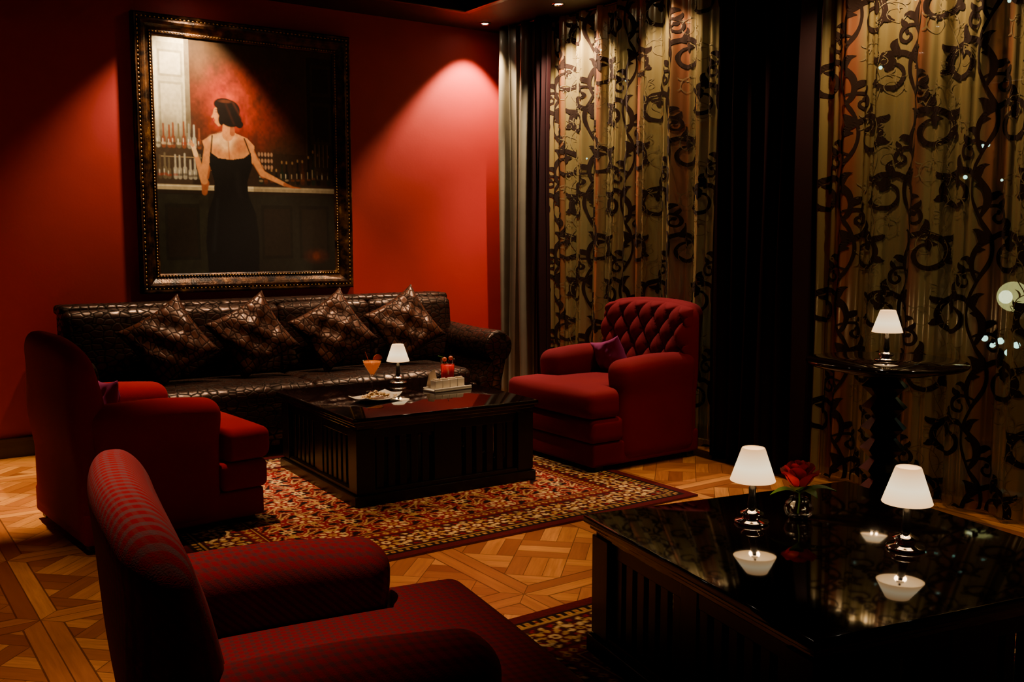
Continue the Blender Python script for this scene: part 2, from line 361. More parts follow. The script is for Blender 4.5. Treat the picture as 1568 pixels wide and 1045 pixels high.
# ------------------------------------------------------------------ painting
CW,CH=1.39,1.71
def make_painting():
    W,H=400,492
    sx,ty=np.meshgrid(np.linspace(0,1,W),np.linspace(0,1,H))
    X=sx*CW; Y=ty*CH
    img=np.zeros((H,W,3)); n1=vnoise(W,H,9,1); n2=vnoise(W,H,30,2); n3=vnoise(W,H,90,3)
    nz=(n1*.5+n2*.3+n3*.2)
    def put(mask,c): 
        nonlocal img
        mask=np.clip(mask,0,1)[...,None]; img=img*(1-mask)+np.array(c)*mask
    def ell(cx,cy,rx,ry,c,soft=.1,rot=0,k=1):
        dx=X-cx*CW; dy=Y-cy*CH
        a=dx*cos(rot)+dy*sin(rot); b=-dx*sin(rot)+dy*cos(rot)
        d=np.sqrt((a/rx)**2+(b/ry)**2); put(k*np.clip((1-d)/soft+.5,0,1),c)
    def cap(p,q,r1,r2,c,soft=.006,k=1):
        px,py=p[0]*CW,p[1]*CH; qx,qy=q[0]*CW,q[1]*CH
        vx,vy=qx-px,qy-py; L=vx*vx+vy*vy+1e-9
        t=np.clip(((X-px)*vx+(Y-py)*vy)/L,0,1)
        d=np.hypot(X-px-t*vx,Y-py-t*vy)-(r1+(r2-r1)*t); put(k*np.clip(.5-d/soft,0,1),c)
    def poly(P,c,k=1):
        ins=np.zeros_like(X,bool); n=len(P)
        for i in range(n):
            x1,y1=P[i];x2,y2=P[(i+1)%n]
            cnd=((y1>ty)!=(y2>ty))
            xx=(x2-x1)*(ty-y1)/((y2-y1) if abs(y2-y1)>1e-9 else 1e-9)+x1
            ins^=cnd&(sx<xx)
        put(ins*k,c)
    def rect(a,b,c_,d,c,k=1): poly([(a,b),(c_,b),(c_,d),(a,d)],c,k)
    put(np.ones_like(X),(.028,.014,.006)); put(nz*.8,(.045,.020,.008))
    for cx,cy,rx,ry,k in ((.48,.27,.50,.44,.55),(.44,.25,.34,.34,.6),(.36,.20,.18,.18,.4),(.54,.36,.32,.26,.5),(.36,.34,.2,.2,.5)):
        dx=(X-cx*CW)/rx; dy=(Y-cy*CH)/ry
        put(k*np.exp(-(dx**2+dy**2)*3.0)*(.10+1.35*nz),(.28,.010,.003))
    put(np.exp(-(((X-.38*CW)/.18)**2+((Y-.28*CH)/.18)**2))*(n2*.9),(.50,.055,.010))
    put(np.exp(-(((X-.26*CW)/.10)**2+((Y-.10*CH)/.14)**2))*.6*n1,(.12,.06,.022))
    put(np.clip((.30-sx)*6,0,1)*np.clip((.2-ty)*5,0,1)*.7,(.06,.035,.016)); put(np.clip((.12-ty)*8,0,1)*(.3+.7*n2)*(sx>.18),(.05,.028,.012))
    rect(.84,.03,1,.60,(.014,.009,.005)); rect(.86,.06,.985,.20,(.028,.018,.009)); rect(.875,.075,.97,.185,(.013,.009,.005)); rect(.86,.23,.985,.42,(.028,.018,.009)); rect(.875,.245,.97,.405,(.012,.008,.005)); rect(.83,.03,.84,.6,(.05,.028,.011))
    rect(0,0,.18,.62,(.52,.47,.32)); rect(0,0,.18,.03,(.80,.74,.52)); rect(.03,.06,.155,.17,(.30,.27,.18)); rect(.04,.07,.145,.16,(.66,.60,.43)); rect(.01,.0,.025,.42,(.76,.70,.50)); rect(.03,.19,.155,.44,(.34,.31,.21)); rect(.04,.2,.145,.44,(.60,.54,.38)); rect(.165,0,.19,.40,(.14,.11,.07))
    put((sx<.19)*n2*.35,(.30,.26,.16)); put((sx<.2)*np.clip((ty-.30)*6,0,1),(.05,.030,.016))
    rect(.19,.47,1,.62,(.022,.011,.006),.8); rect(.03,.50,.24,.505,(.28,.2,.1))
    r=random.Random(3)
    for row,(t0,hh) in enumerate(((.47,.12),(.60,.13))):
        for i in range(9):
            s=.02+i*.026+r.uniform(-.004,.004); hgt=hh*r.uniform(.65,1.0); w=.0145
            c=r.choice([(.26,.24,.19),(.14,.11,.06),(.40,.37,.28),(.09,.06,.03),(.20,.05,.015)])
            cap((s,t0-hgt*.45),(s,t0-.012),w*1.0,w,c,k=.85); cap((s,t0-hgt),(s,t0-hgt*.4),.006,.007,c); cap((s-.004,t0-hgt*.4),(s-.004,t0-.02),.0025,.002,(.85,.80,.65))
            cap((s-.006,t0-hgt*.22),(s+.006,t0-hgt*.22),.009,.009,r.choice([(.5,.4,.25),(.25,.03,.01),(.05,.03,.015)]),k=.7)
    for i in range(14):
        s=.56+i*.031+r.uniform(-.005,.005); hgt=r.uniform(.10,.18) if i>3 else r.uniform(.05,.09); t0=.607; w=.017
        c=r.choice([(.006,.005,.003),(.018,.010,.005),(.010,.014,.007),(.05,.014,.005)])
        cap((s,t0-hgt*.5),(s,t0-.01),w,w,c); cap((s,t0-hgt),(s,t0-hgt*.4),.006,.008,c); cap((s-.006,t0-hgt*.45),(s-.006,t0-.03),.0030,.0018,r.choice([(.7,.58,.38),(.4,.28,.15)])); cap((s,t0-hgt),(s,t0-hgt+.006),.006,.006,(.3,.16,.06)); cap((s-.005,t0-hgt*.2),(s+.005,t0-hgt*.2),.008,.008,r.choice([(.3,.2,.1),(.12,.03,.01),(.03,.02,.01)]),k=.6)
    for i in range(5):
        for j in range(3):
            ell(.555+i*.018,.475+j*.028,.009,.016,(.34,.18,.10),.4)
    for i in range(4): cap((.88+i*.025,.38+.01*i),(.89+i*.022,.55),.008,.018,(.035,.023,.012),k=.8)
    for i in range(4): cap((.885+i*.025,.42),(.885+i*.025,.52),.002,.002,(.2,.14,.08))
    rect(0,.618,1,.640,(.46,.38,.22)); rect(0,.622,1,.627,(.80,.70,.46)); rect(.52,.618,1,.64,(.16,.11,.055),.7); rect(0,.640,1,.655,(.015,.009,.005))
    rect(0,.655,1,1,(.014,.012,.007)); put((ty>.655)*n1*.6,(.008,.005,.003)); put((ty>.66)*(sx<.27)*n2*.5,(.030,.030,.015))
    for a,b in ((.04,.22),(.56,.74),(.78,.96)):
        rect(a,.70,b,.94,(.007,.005,.003),.7); rect(a+.015,.715,b-.015,.925,(.014,.009,.005),.8)
    ell(.88,.93,.09,.05,(.06,.012,.005),.8,k=.5); ell(.88,.93,.03,.03,(.14,.025,.008),.8,k=.5)
    SK=(.60,.24,.075); SH=(.33,.09,.025); HI=(.86,.55,.26)
    cap((.285,.44),(.255,.58),.036,.030,SH); cap((.28,.44),(.248,.58),.030,.025,SK); cap((.255,.61),(.25,.65),.03,.02,SH)
    cap((.25,.60),(.21,.49),.027,.016,SK); cap((.21,.49),(.195,.45),.017,.014,HI); cap((.195,.455),(.178,.44),.007,.005,SK); cap((.20,.45),(.185,.43),.006,.005,SK)
    cap((.50,.455),(.575,.565),.034,.026,SH); cap((.495,.45),(.57,.557),.028,.022,SK); cap((.575,.56),(.70,.605),.023,.014,SK); cap((.70,.605),(.745,.617),.013,.008,SH); cap((.745,.617),(.79,.62),.006,.004,SH)
    poly([(.245,.43),(.30,.400),(.345,.392),(.375,.37),(.43,.390),(.49,.408),(.53,.44),(.525,.50),(.50,.56),(.29,.56),(.27,.50)],SK)
    ell(.37,.43,.085,.06,HI,.8,k=.75); ell(.31,.42,.04,.03,HI,.8,k=.5); ell(.46,.44,.05,.05,SH,.8,k=.6); cap((.385,.41),(.39,.50),.004,.006,SH,k=.7); ell(.43,.45,.035,.05,SH,.9,k=.5); ell(.33,.46,.03,.04,SH,.9,k=.4)
    cap((.385,.35),(.385,.40),.036,.042,SK); cap((.41,.35),(.41,.39),.014,.02,SH)
    ell(.340,.312,.044,.060,SK,.12); cap((.312,.312),(.303,.326),.006,.006,SK); cap((.325,.345),(.338,.355),.013,.014,SK); cap((.312,.338),(.312,.338),.0055,.004,(.5,.04,.02)); cap((.322,.303),(.330,.303),.003,.003,(.05,.02,.01)); cap((.320,.294),(.334,.293),.0025,.0025,(.05,.02,.01))
    HR=(.006,.003,.002)
    ell(.392,.292,.088,.078,HR,.10); ell(.405,.330,.080,.058,HR,.10); ell(.368,.268,.075,.045,HR,.12); ell(.45,.350,.030,.028,HR,.2); ell(.352,.335,.022,.040,HR,.2); ell(.375,.255,.045,.012,(.10,.025,.010),.8,k=.7); cap((.42,.26),(.46,.32),.006,.004,(.08,.018,.008),.02,.6); cap((.38,.27),(.42,.35),.005,.004,(.05,.012,.006),.02,.5)
    D=(.004,.0035,.003)
    poly([(.285,.475),(.33,.50),(.40,.505),(.47,.495),(.51,.47),(.515,.53),(.485,.60),(.49,.66),(.53,.74),(.545,.86),(.54,1),(.26,1),(.25,.86),(.265,.74),(.30,.66),(.305,.60),(.28,.53)],D)
    cap((.30,.405),(.29,.48),.005,.005,D); cap((.475,.41),(.505,.475),.005,.005,D)
    cap((.32,.68),(.29,.9),.006,.01,(.012,.012,.012),.03,.6); cap((.43,.56),(.44,.66),.01,.01,(.012,.010,.009),.04,.6)
    img*= (.85+.3*n3[...,None])
    k=img.copy(); k[1:-1,1:-1]=(img[1:-1,1:-1]*4+img[:-2,1:-1]+img[2:,1:-1]+img[1:-1,:-2]+img[1:-1,2:])/8
    return np.clip(k,0,1),W,H
pe=empty('framed_painting',(2.687,Y1,2.08))
img,W,H=make_painting()
CANV=mk_vcol('oil_canvas',.6,180,.12,0,.15)
color_grid('canvas',CW,CH,W,H,img,CANV,pe,'XZ',loc=(0,-.022,0))
prof=[(-.004,.012),(-.004,.034),(.006,.040),(.016,.034),(.024,.030),(.032,.034),(.045,.046),(.062,.064),(.080,.072),(.095,.070),(.102,.060),(.108,.060),(.113,.070),(.124,.072),(.133,.064),(.137,.050),(.137,0)]
V=[];F=[]
for (o_,d) in prof:
    for (a,b) in ((-1,-1),(1,-1),(1,1),(-1,1)): V.append((a*(CW/2+o_),-d,b*(CH/2+o_)))
for k in range(len(prof)-1):
    for i in range(4):
        j=(i+1)%4; F.append([k*4+i,k*4+j,(k+1)*4+j,(k+1)*4+i])
mesh_obj('frame_moulding',V,F,GOLD,pe,False)
V=[];F=[]
for o_,d,st,rr,sc in ((.014,.037,.022,.0070,(1,1,1)),(.104,.064,.03,.008,(1,.7,1))):
    w=CW/2+o_; h=CH/2+o_
    nx=int(2*w/st); nzz=int(2*h/st)
    for i in range(nx+1):
        x=-w+2*w*i/nx
        for z in (-h,h): sph(V,F,(x,-d,z),rr,6,4,(1.3*sc[0],sc[1],.8))
    for i in range(1,nzz):
        z=-h+2*h*i/nzz
        for x in (-w,w): sph(V,F,(x,-d,z),rr,6,4,(.8,sc[1],1.3*sc[0]))
GOLDB=simple('gilt_beads',(.66,.34,.08),.32,.85,60,.6,.2)
mesh_obj('frame_beading',V,F,GOLDB,pe)
boxes('backing_board',[(0,-.006,0,CW/2+.02,.006,CH/2+.02)],DW,pe,bevel=0)

# ------------------------------------------------------------------ rugs
def rug_img(w,h,res,seed):
    W=int(w/res);H=int(h/res)
    X,Y=np.meshgrid(np.linspace(-w/2,w/2,W),np.linspace(h/2,-h/2,H))
    wx=(vnoise(W,H,int(w/.09),seed+5)-.5)*.026; wy=(vnoise(W,H,int(w/.09),seed+6)-.5)*.026
    dx=w/2-abs(X); dy=h/2-abs(Y); d=np.minimum(dx,dy); hor=dy<dx
    u=np.where(hor,X,Y)
    img=np.zeros((H,W,3))
    wine=np.array((.08,.003,.005)); dark=np.array((.012,.004,.004)); gold=np.array((.46,.24,.070)); cream=np.array((.70,.45,.19)); red=np.array((.22,.005,.006)); olive=np.array((.14,.075,.02))
    def put(m,c): img[m]=c
    put(d<9,red)
    def rosette(px,py,R,c1,c2,c3,m0,np_=8):
        r=np.hypot(px,py); th=np.arctan2(py,px)
        put(m0&(r<R*(1+.22*np.cos(np_*th))),c1); put(m0&(r<R*.72*(1+.25*np.cos(np_*th+pi))),c2); put(m0&(r<R*.38),c3); put(m0&(r<R*.16),c2)
    fld=d>.42
    a=.17
    XX=X+wx; YY=Y+wy
    g=np.sin(XX*2*pi/(2*a))*np.cos(YY*2*pi/(2*a)); g2=np.sin(XX*2*pi/a*1.5+1.5*np.sin(YY*2*pi/a))+np.cos(YY*2*pi/a*1.5+1.5*np.sin(XX*2*pi/a))
    put(fld,red); put(fld&(g2>.75),cream); put(fld&(g2>1.1),gold*.8); put(fld&(g2>1.35),wine); put(fld&(abs(g)<.06),gold); put(fld&(g2<-1.2),dark); put(fld&(abs(g2+.6)<.10),cream*.8)
    px=(X/(2*a)-np.round(X/(2*a)))*2*a; py=(Y/(2*a)-np.round(Y/(2*a)))*2*a
    rosette(px,py,.060,cream,red,gold,fld)
    px=((X/(2*a)+.5)-np.round(X/(2*a)+.5))*2*a; py=((Y/(2*a)+.5)-np.round(Y/(2*a)+.5))*2*a
    rosette(px,py,.045,dark,cream,red,fld,6)
    put(d<.42,wine); put((d>.40)&(d<.408),gold)
    m=(d>.345)&(d<.395); put(m,red*.7); s=u/.05; put(m&((abs(s-np.round(s))*.05+abs(d-.37))<.020),gold); put(m&((abs(s-np.round(s))*.05+abs(d-.37))<.008),dark)
    m=(d>.12)&(d<.335); put(m,dark*1.2+wine*.35)
    v=d-.2275+wx; u2=u+wy; P=.26
    for k,c in ((0,gold),(.5,cream*.8)):
        vv=v-.062*np.sin(2*pi*u2/P+2*pi*k); put(m&(abs(vv)<.0085),c)
        ww=v-.062*np.sin(2*pi*u2/P+2*pi*k)-.03*np.sin(2*pi*u2/P*4); put(m&(abs(ww)<.005),olive*2)
    g3=np.sin(2*pi*u2/P*3+2*np.sin(v*60))*np.cos(v*75); put(m&(g3>.66),gold); put(m&(g3>.82),cream); put(m&(g3<-.68),red)
    px=(u/P-np.round(u/P))*P; rosette(px,v,.060,gold,wine,cream,m)
    px=((u/P+.5)-np.round(u/P+.5))*P; rosette(px,v,.048,cream,wine,gold,m,6)
    m=(d>.065)&(d<.105); put(m,dark); s=u/.04; put(m&(abs(s-np.round(s))<.26)&(abs(d-.085)<.013),gold); put(m&(abs(s-np.round(s))<.1)&(abs(d-.085)<.006),red)
    put((d>.105)&(d<.118),gold*.8); put((d>.055)&(d<.065),dark)
    n=np.random.RandomState(seed).rand(H,W,1); img*=(.7+.6*n)
    return img,W,H
RUGM=mk_vcol('woven_wool_rug',.95,300,.4,0,.1)
def rug(name,x0,x1,y0,y1,res,seed):
    e=empty(name,((x0+x1)/2,(y0+y1)/2,0))
    im,W,H=rug_img(x1-x0,y1-y0,res,seed)
    color_grid('pile',x1-x0,y1-y0,W,H,im,RUGM,e,'XY',loc=(0,0,.0115))
    boxes('backing',[(0,0,.0055,(x1-x0)/2,(y1-y0)/2,.0055)],simple('rug_backing',(.10,.01,.01),.9),e,bevel=.002)
rug('persian_rug',1.30,4.07,3.93,6.28,.0055,1)
rug('persian_rug',1.72,4.15,.75,3.03,.0075,2)
RZ=.012

# ------------------------------------------------------------------ sofa
def make_sofa():
    e=empty('leather_sofa',(2.77,6.80,0))
    hw=1.56
    rbox('base_frame',(0,-.03,.19),(hw-.10,.42,.13),.03,CROC,e)
    for i in range(2):
        x=(-1+2*i)*(hw-.28)/2
        rbox('seat_cushion_%d'%(i+1),(x,-.14,.405),((hw-.28)/2+.012,.335,.085),.06,CROC,e,puff=(0,.01,.02),n=(24,10,4))
    rbox('front_rail',(0,-.445,.24),(hw-.22,.035,.13),.03,CROC,e,puff=(0,.01,0),n=(20,4,4))
    def lean(p):
        q=list(p); q[1]+= .10*(q[2]-.5); return q
    rbox('back_frame',(0,.33,.56),(hw-.06,.095,.45),.06,CROC,e,n=(20,4,10),fn=lean)
    n=4; w=2*(hw-.06)/n
    for i in range(n):
        x=-(hw-.06)+w*(i+.5)
        rbox('back_panel_%d'%(i+1),(x,.225,.74),(w/2+.004,.085,.26),.05,CROC,e,puff=(0,.03,.01),n=(12,4,12),fn=lean)
    rbox('top_rail',(0,.315,1.0),(hw-.05,.12,.035),.03,CROC,e,n=(20,4,2),fn=lean)
    for s in (-1,1):
        prof=[]
        cx=s*(hw+.01)-s*.02; cz=.64; R=.125
        for k in range(25):
            a=radians(-60+300*k/24)
            prof.append((cx+s*cos(a)*R*1.0,cz+sin(a)*R))
        prof=[(s*(hw+.0),.10),(s*(hw+.01),.35)]+prof+[(s*(hw-.19),.40),(s*(hw-.19),.10)]
        ys=[-.46,-.452,-.43]+list(np.linspace(-.36,.36,10))
        V=[];F=[]; m=len(prof)
        for j,y in enumerate(ys):
            sc=(.90,.97,1.0)[j] if j<3 else 1.0
            for (x,z) in prof:
                V.append(((x-cx)*sc+cx,y,(z-.5)*sc+.5+ .05*max(0,(y+.1))))
        for j in range(len(ys)-1):
            for k in range(m):
                l=(k+1)%m; F.append([j*m+k,j*m+l,(j+1)*m+l,(j+1)*m+k])
        F.append(list(range(m))); F.append([ (len(ys)-1)*m+k for k in range(m)][::-1])
        mesh_obj('rolled_arm_%d'%(1 if s<0 else 2),V,F,CROC,e)
    V=[];F=[]
    for x in (-1.4,-.45,.45,1.4):
        for y in (-.38,.3): sph(V,F,(x,y,.035),.035,10,6)
    mesh_obj('bun_feet',V,F,FOOT,e)
make_sofa()

def pillow(name,loc,rot,s,t,mat,parent=None):
    N=30; V=[];F=[]
    for side in (1,-1):
        b=len(V)
        for j in range(N+1):
            for i in range(N+1):
                a=-1+2*i/N; c=-1+2*j/N
                th=t*((1-a*a)*(1-c*c))**.42
                pin=.12
                x=a*s*(1-pin*(1-c*c)*abs(a)**2)
                z=c*s*(1-pin*(1-a*a)*abs(c)**2)
                wr=(.014*sin(5*a+3*c+loc[0]*5)+.012*sin(8*c-5*a+loc[0]*9)+.006*sin(13*a+9*c))*(1-a*a)*(1-c*c)
                V.append((x,side*(th)+wr,z))
        for j in range(N):
            for i in range(N):
                q=[b+j*(N+1)+i,b+j*(N+1)+i+1,b+(j+1)*(N+1)+i+1,b+(j+1)*(N+1)+i]
                F.append(q if side<0 else q[::-1])
    o=mesh_obj(name,V,F,mat,parent,True,loc,rot,recalc=False)
    bm=bmesh.new(); bm.from_mesh(o.data); bmesh.ops.remove_doubles(bm,verts=bm.verts,dist=.0005); bm.to_mesh(o.data); bm.free()
    return o
def eul(yaw,lean,spin):
    Mx=Matrix.Rotation(yaw,3,'Z')@Matrix.Rotation(lean,3,'X')@Matrix.Rotation(spin,3,'Y'); return tuple(Mx.to_euler())
for (x,z,sp,yw) in ((1.88,.79,radians(57),-.25),(2.47,.80,radians(60),-.2),(3.09,.80,radians(57),-.3),(3.70,.81,radians(60),-.2)):
    pillow('throw_pillow',(x,6.75,z),eul(yw,radians(-20),sp),.245,.085,CROCP)

# ------------------------------------------------------------------ armchairs
def sstep(a,b,x):
    t=max(0,min(1,(x-a)/(b-a))); return t*t*(3-2*t)
def bc(z): return -.355-.17*max(0,z-.4)
def armchair(loc,rotz,body,backmat,tufted=False,H=1.0,corner=.05,scale=1.0):
    e=empty('armchair',loc,(0,0,rotz)); e.scale=(scale,)*3
    rbox('base',(.02,0,.105),(.455,.425,.075),.02,body,e,n=(12,12,3))
    rbox('front_rail',(.365,0,.255),(.13,.44,.075),.035,body,e,puff=(.012,0,.0),n=(6,16,4))
    def tcush(p):
        q=list(p); f=sstep(.25,.285,q[0]); q[1]*= (.285/.445)*(1-f)+f; return q
    rbox('seat_cushion',(.13,0,.415),(.385,.445,.085),.05,body,e,puff=(.015,.0,.025),n=(34,20,4),fn=tcush)
    def backf(p):
        q=list(p); y=q[1]/.43
        top=sstep(.6,1.0,q[2])
        q[2]+= top*(.02*(1-y*y)-corner*abs(y)**4)
        q[0]+= bc(q[2])
        q[0]+= .04*sstep(.5,.9,q[2])*y*y
        return q
    def backg(p):
        q=list(p)
        if not tufted:
            q[0]*= 1-.36*sstep(.55,1.0,q[2])
            if q[0]>0:
                y=min(1,abs(q[1])/.42); f=sstep(.45,.65,q[2])*(1-sstep(.75,1.0,q[2])*.8)
                q[0]+= .045*f*(1-y*y)
        return backf(q)
    rbox('back_rest',(0,0,H/2+.015),(.088,.425,H/2-.015),.082,backmat,e,n=(6,20,26),m=6,fn=backg)
    if tufted:
        NY,NZ=120,90; V=[];F=[]; z0,z1=.48,.985
        for j in range(NZ+1):
            for i in range(NY+1):
                y=-.415+.83*i/NY; z=z0+(z1-z0)*j/NZ
                a=y/.15+(z-.04)/.19; b=y/.15-(z-.04)/.19
                t=(abs(sin(pi*a)*sin(pi*b)))**.38
                ed=min(1,max(0,(.415-abs(y))/.05))*min(1,max(0,(z1-z)/.05)); ed=math.sqrt(max(0,1-(1-ed)**2))
                V.append(backf((.075+.055*t*ed+.012*ed-.03*(1-ed),y,z)))
        for j in range(NZ):
            for i in range(NY): F.append([j*(NY+1)+i,j*(NY+1)+i+1,(j+1)*(NY+1)+i+1,(j+1)*(NY+1)+i])
        mesh_obj('tufted_panel',V,F,body,e,recalc=False)
        V=[];F=[]
        for ia in range(-8,12):
            for ib in range(-12,8):
                y=(ia+ib)/2*.15; z=(ia-ib)/2*.19+.04
                if abs(y)<.36 and .5<z<.95: sph(V,F,backf((.090,y,z)),.012,8,5)
        mesh_obj('buttons',V,F,body,e)
    for s in (-1,1):
        def armf(p,s=s):
            q=list(p); f=sstep(.42,.60,q[2])
            q[1]=s*.357+(q[1]-s*.357)*(1+.14*f)
            q[2]-=.02*sstep(-.1,.3,q[0])*f
            q[0]+=.012*f*sstep(0,.2,q[0])
            return q
        rbox('arm_%d'%(1 if s<0 else 2),(-.075,s*.357,.36),(.325,.085,.325),.075,body,e,puff=(0.0,.0,.008),n=(12,6,14),m=5,fn=armf)
    L=[]
    for x in (-.38,.40):
        for y in (-.37,.37): L.append((x,y,.018,.03,.03,.018))
    boxes('feet',L,FOOT,e)
    return e
armchair((4.375,5.10,RZ),radians(180),RED2,RED2,True,corner=.02,scale=1.035)
armchair((1.32,5.27,RZ),radians(5),RED,RED,corner=.09)
armchair((.92,2.06,0),radians(-9),PLAID,STRIPE,corner=.07)
pillow('cushion',(4.54,5.24,.62),eul(radians(90),radians(-18),radians(14)),.17,.055,PURPLE)
pillow('cushion',(1.12,5.30,.60),eul(radians(95),radians(14),radians(5)),.17,.055,PURPLE)

# ------------------------------------------------------------------ coffee tables
RIM=simple('mahogany_edge',(.025,.006,.004),.15,0,10,.3,.02,Coat_Weight=.4)
def coffee_table(loc,rotz,S=1.24):
    e=empty('coffee_table',loc,(0,0,rotz)); h=S/2
    rbox('glossy_top',(0,0,.484),(h,h,.014),.006,LAC,e,n=(2,2,1),m=2)
    boxes('top_moulding',[(0,0,.460,h-.018,h-.018,.010),(0,0,.438,h-.035,h-.035,.012)],RIM,e,bevel=.004)
    k=h-.06; L=[]
    for s in (-1,1):
        L+= [(0,s*k,.40,k,.012,.028),(s*k,0,.40,.012,k,.028)]
        L+= [(0,s*(k+.02),.03,k+.045,.03,.03),(s*(k+.02),0,.03,.03,k+.045,.03)]
        L+= [(0,s*(k+.01),.072,k+.02,.02,.012),(s*(k+.01),0,.072,.02,k+.02,.012)]
        for t in (-1,1): L.append((s*(k-.02),t*(k-.02),.25,.055,.055,.18))
        L+= [(0,s*k,.25,.09,.016,.18),(s*k,0,.25,.016,.045,.18)]
        for i in range(-6,7):
            if i==0: continue
            x=i*.072
            if abs(x)>k-.09: continue
            if abs(x)>.1: L.append((x,s*k,.25,.022,.010,.18))
            L.append((s*k,x,.25,.010,.022,.18))
    boxes('slatted_base',L,DW,e,bevel=.003)
    boxes('inner_shelf',[(0,0,.095,k-.03,k-.03,.008)],DW,e,bevel=.002)
    return e
coffee_table((2.93,5.37,RZ),radians(-2),1.22)
coffee_table((2.645,1.945,RZ),radians(-11.2),1.21)
TZ=RZ+.4985

def pedestal(loc):
    e=empty('pedestal_table',loc); H=.852
    lathe('table_top',[(0,H-.032),(.37,H-.032),(.385,H-.028),(.40,H-.02),(.405,H-.010),(.40,H),(.0,H)],LAC,e,64)
    lathe('under_ring',[(0,H-.06),(.24,H-.06),(.26,H-.045),(.26,H-.032),(0,H-.032)],DW,e,48)
    pr=[(0,H-.06),(.11,H-.06)]; z=H-.08; 
    while z>.14:
        pr+=[(.062,z),(.118,z-.055)]; z-=.11
    pr+=[(.07,.09),(.07,.06),(0,.06)]
    lathe('zigzag_column',pr,DW,e,8,smooth=False)
    lathe('foot',[(0,0),(.24,0),(.25,.015),(.24,.035),(.12,.06),(0,.065)],DW,e,40)
pedestal((4.53,3.05,0))

# ------------------------------------------------------------------ lamps
def lamp(loc,s=1.0):
    e=empty('table_lamp',loc); e.scale=(s,s,s)
    lathe('base',[(0,0),(.056,0),(.060,.005),(.056,.010),(.034,.015),(.030,.024),(.040,.032),(.040,.037),(.024,.044),(.014,.052),(0,.052)],CHROME,e,40)
    lathe('stem',[(0,.05),(.013,.05),(.016,.065),(.012,.09),(.013,.125),(.008,.13),(.008,.15),(0,.15)],BLACKM,e,24)
    lathe('shade_carrier',[(0,.15),(.014,.15),(.014,.162),(.006,.166),(.006,.18),(0,.18)],CHROME,e,20)
    lathe('shade',[(.077,.150),(.0775,.151),(.040,.262),(.038,.265),(.0365,.262),(.0745,.151),(.077,.150)],SHADE,e,48,recalc=False)
    l=bpy.data.lights.new('bulb','POINT'); l.energy=1.2; l.color=(1,.62,.3); l.shadow_soft_size=.02
    lo=bpy.data.objects.new('bulb',l); COL.objects.link(lo); lo.parent=e; lo.location=(0,0,.14); 
    return e
lamp((3.14,5.83,TZ)); lamp((2.586,2.241,TZ)); lamp((2.767,1.767,TZ)); lamp((4.53,3.05,.8525))

# ------------------------------------------------------------------ drinks etc.
def cocktail(loc):
    e=empty('cocktail_glass',loc); e.scale=(1.15,)*3
    lathe('glass',[(0,0),(.036,0),(.036,.003),(.006,.008),(.004,.02),(.004,.085),(.012,.095),(.045,.15),(.052,.175)],GLASS,e,36)
    lathe('drink',[(0,.098),(.011,.0985),(.043,.150),(.0495,.170),(0,.170)],ORANGE,e,32)
    V=[];F=[]
    for i in range(13):
        a=pi*i/12; V.append((.036+.028*cos(a),0,.178+.028*sin(a))); V.append((.036+.028*cos(a),.005,.178+.028*sin(a)))
    V+= [(.036,0,.176),(.036,.005,.176)]
    for i in range(12): F.append([2*i,2*i+2,2*i+3,2*i+1]); F.append([26,2*i,2*i+2]); F.append([27,2*i+3,2*i+1])
    mesh_obj('orange_slice',V,F,GARN,e,False)
    tube('straw',[(0,0,.11),(-.02,.01,.18),(-.035,.015,.225)],.0022,GARN,e)
cocktail((2.83,5.60,TZ))
def tumbler(loc):
    e=empty('tumbler_glass',loc); e.scale=(1.3,)*3
    lathe('glass',[(0,0),(.032,0),(.034,.01),(.038,.125)],GLASS,e,36)
    lathe('drink',[(0,.006),(.0325,.008),(.0360,.092),(0,.092)],REDD,e,32)
    V=[];F=[]; sph(V,F,(.02,0,.125),.012,10,8); sph(V,F,(-.012,.01,.12),.012,10,8)
    mesh_obj('berries',V,F,GARN,e)
    tube('straw',[(0,0,.02),(.02,.01,.13),(.035,.015,.175)],.0022,BLACKM,e)
    tube('stirrer',[(0,0,.02),(-.02,.01,.13),(-.05,.012,.14)],.002,LEAF,e)
tumbler((3.44,5.68,TZ))
def tray(loc,rz):
    e=empty('condiment_tray',loc,(0,0,rz))
    boxes('tray',[(0,0,.006,.15,.065,.006),(0,.06,.016,.15,.005,.006),(0,-.06,.016,.15,.005,.006)],WHITE,e,bevel=.003)
    L=[]
    for i in range(4):
        x=-.09+i*.06
        L+= [(x,-.026,.040,.027,.002,.028),(x,.026,.040,.027,.002,.028),(x-.026,0,.040,.002,.026,.028),(x+.026,0,.040,.002,.026,.028),(x,0,.016,.027,.026,.003)]
    boxes('ceramic_cups',L,WHITE,e,bevel=.0015)
    L=[]
    for i in range(4):
        for k in range(4): L.append((-.09+i*.06,-.016+k*.010,.048+random.uniform(0,.006),.021,.0025,.026))
    boxes('sugar_packets',L,PAPER,e,bevel=.001)
    mesh_obj('menu_card',[(-.11,.03,.02),(-.04,.045,.02),(-.065,.05,.135),(-.12,.04,.11),(-.115,.075,.02),(-.045,.085,.02)],[(0,1,2,3),(4,5,2,3)],PAPER,e,False)
tray((3.27,5.40,TZ),radians(6))
